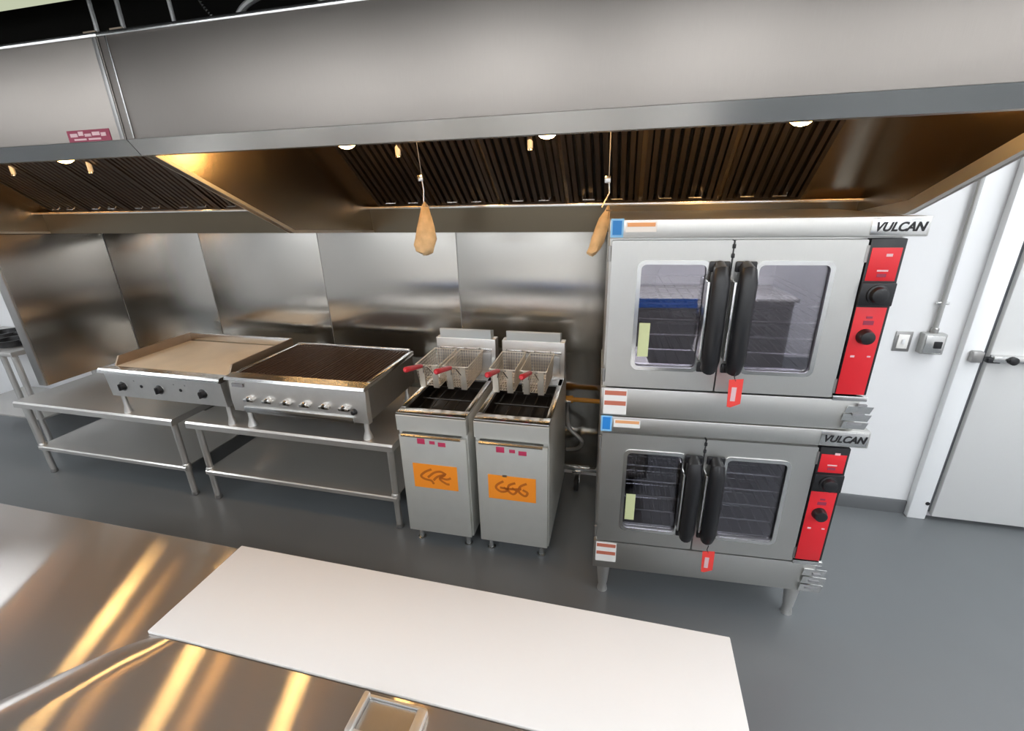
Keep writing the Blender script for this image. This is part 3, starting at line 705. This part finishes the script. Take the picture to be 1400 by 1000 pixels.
# ================================================================ LEFT ROOM
t = thing('work_table', 'stainless work table in the room beyond the side panel', 'table', (-5.75, -.62, 0))
MB().box(0, 1.12, 0, .60, .865, .905, .006).build('table_top', 'stand', t)
for x in (.06, .92, 1.06):
    for y in (.05, .55):
        if x == .92 and y > .3: continue
        l = MB().cyl((x, y, .02), (x, y, .866), .02, 14).build('leg', 'stand', t); MB().lathe([(.018, .03), (.026, .02), (.024, 0)], (x, y, 0), 2, 12).build('foot', 'dull', l)
MB().box(.04, 1.08, .04, .56, .28, .30, .004).build('undershelf', 'stand', t)
for i, (x, y, s_, lab) in enumerate(((-4.86, -.46, .10, 'nearer small black pan on the far left work table'), (-5.22, -.30, .12, 'farther black pan on the far left work table'))):
    o = thing('black_pan', lab, 'pan', (x, y, .905), 0, 'black pans on the far left table')
    MB().lathe([(s_*.8, 0), (s_*.95, .004), (s_, .05), (s_*1.06, .055), (s_*.94, .055), (s_*.88, .012)], (0, 0, 0), 2, 20).build('pan_body', 'plas', o)
    MB().box(s_, s_+.12, -.01, .01, .04, .052, .004).build('pan_handle', 'plas', o)

# ================================================================ PREP TABLE (foreground)
PX0, PX1, PY0, PY1, PZ = -3.3, .424, -2.80, -1.94, .806
T = thing('prep_table', 'large stainless prep table with hinged pan lid across the foreground', 'table', (PX0, PY1, 0))
def PT(mb, name, mat, parent=T):
    bmesh.ops.translate(mb.bm, verts=mb.bm.verts, vec=(-PX0, -PY1, 0)); return mb.build(name, mat, parent)
PT(MB().box(PX0, PX1, PY0, PY1, PZ-.035, PZ, .006), 'worktop', 'top')
PT(MB().box(PX0+.03, PX1-.03, PY0+.03, PY1-.05, .14, PZ-.035), 'cabinet', 'dull')
for i in range(4):
    a = PX0+.05+(PX1-PX0-.1)*i/4; b = PX0+.05+(PX1-PX0-.1)*(i+1)/4
    d = PT(MB().box(a+.008, b-.008, PY1-.05, PY1-.03, .17, PZ-.06, .004), 'door', 'fryer'); PT(MB().box(b-.06, b-.04, PY1-.03, PY1-.012, .35, .62, .005), 'door_pull', 'bright', d)
for x in (PX0+.12, PX1-.12):
    for y in (PY0+.1, PY1-.14):
        c = PT(MB().cyl((x, y, .09), (x, y, .14), .025, 12).box(x-.028, x-.02, y-.02, y+.02, .04, .10).box(x+.02, x+.028, y-.02, y+.02, .04, .10), 'caster', 'dull'); PT(MB().lathe([(.045, -.014), (.05, -.01), (.05, .01), (.045, .014)], (x, y, .05), 0, 18), 'wheel', 'rubber', c)
m = MB()
def edge_d(x, y):   # distance from the rolled left edge of the lid
    best = 9
    for (ax, ay), (bx_, by_) in zip(LEDGE, LEDGE[1:]):
        ux, uy = bx_-ax, by_-ay; tt = max(0, min(1, ((x-ax)*ux+(y-ay)*uy)/(ux*ux+uy*uy)))
        best = min(best, math.hypot(x-ax-ux*tt, y-ay-uy*tt))
    return best
LEDGE = [(-1.215, -2.309), (-1.27, -2.352), (-1.331, -2.429), (-1.418, -2.54), (-1.53, -2.68), (-1.64, PY0+.01)]
NU, NV = 40, 16; rows = []
for j in range(NV+1):
    y = -2.309+(PY0+.01+2.309)*j/NV
    xl = next(ax+(bx_-ax)*(y-ay)/(by_-ay) for (ax, ay), (bx_, by_) in zip(LEDGE, LEDGE[1:]) if by_-1e-6 <= y <= ay+1e-6)
    row = []
    for i in range(NU+1):
        x = xl+(PX1-.002-xl)*(i/NU)**2.2; q = min(1, edge_d(x, y)/.11)
        row.append(m.bm.verts.new((x, y, PZ+.0015+.013*(1-(1-q)**2)+.010*(j/NV))))
    rows.append(row)
for j in range(NV):
    for i in range(NU): m.bm.faces.new((rows[j][i], rows[j+1][i], rows[j+1][i+1], rows[j][i+1]))
rim = [rows[0][i] for i in range(NU+1)]+[rows[j][NU] for j in range(1, NV+1)]+[rows[NV][i] for i in range(NU-1, -1, -1)]+[rows[j][0] for j in range(NV-1, 0, -1)]
low = [m.bm.verts.new((v.co.x, v.co.y, PZ+.0005)) for v in rim]
for k in range(len(rim)): m.bm.faces.new((rim[k], rim[(k+1) % len(rim)], low[(k+1) % len(rim)], low[k]))
lid = PT(m, 'pan_lid', 'top')
h = PT(MB().frame((-.497, -.325, -2.412, -2.322), (-.482, -.347, -2.404, -2.328), .008, .006, 0, .012), 'lid_handle', 'pale', lid)
me = h.data
for v in me.vertices: v.co = Vector((v.co.x, v.co.z-PY1*0+(-PY1)*1-(0), PZ+.0145+(v.co.y-(-PY1))))
PT(MB().box(-.480, -.349, -2.40, -2.33, PZ+.012, PZ+.0187), 'handle_recess', 'dull', lid)
PT(MB().box(-.497, -.480, -2.42, -2.322, PZ+.020, PZ+.040, .006), 'handle_end', 'pale', lid)
PT(MB().box(-.348, -.322, -2.42, -2.330, PZ+.020, PZ+.038, .006), 'handle_end', 'pale', lid)
CB = tag(MB().box(-1.234, .424, -2.300, -1.938, PZ+.0005, PZ+.0125, .003).build('cutting_board', 'board'), 'long white cutting board lying on the prep table', 'board')

# counter behind the photographer, mirrored in the oven windows
t = thing('back_counter', 'stainless counter with blue film edge behind the photographer', 'counter', (-3.0, FY+.02, 0))
MB().box(0, 5.2, 0, .75, .86, .90, .006).build('counter_top', 'stand', t); box('blue_film', 'bfilm', t, .2, 4.6, .75, .754, .80, .90)
box('carcass', 'dull', t, .03, 5.17, .02, .70, .1, .86)
for x in (.1, 5.1):
    for y in (.08, .64): MB().cyl((x, y, 0), (x, y, .1), .022, 12).build('leg', 'dull', t)
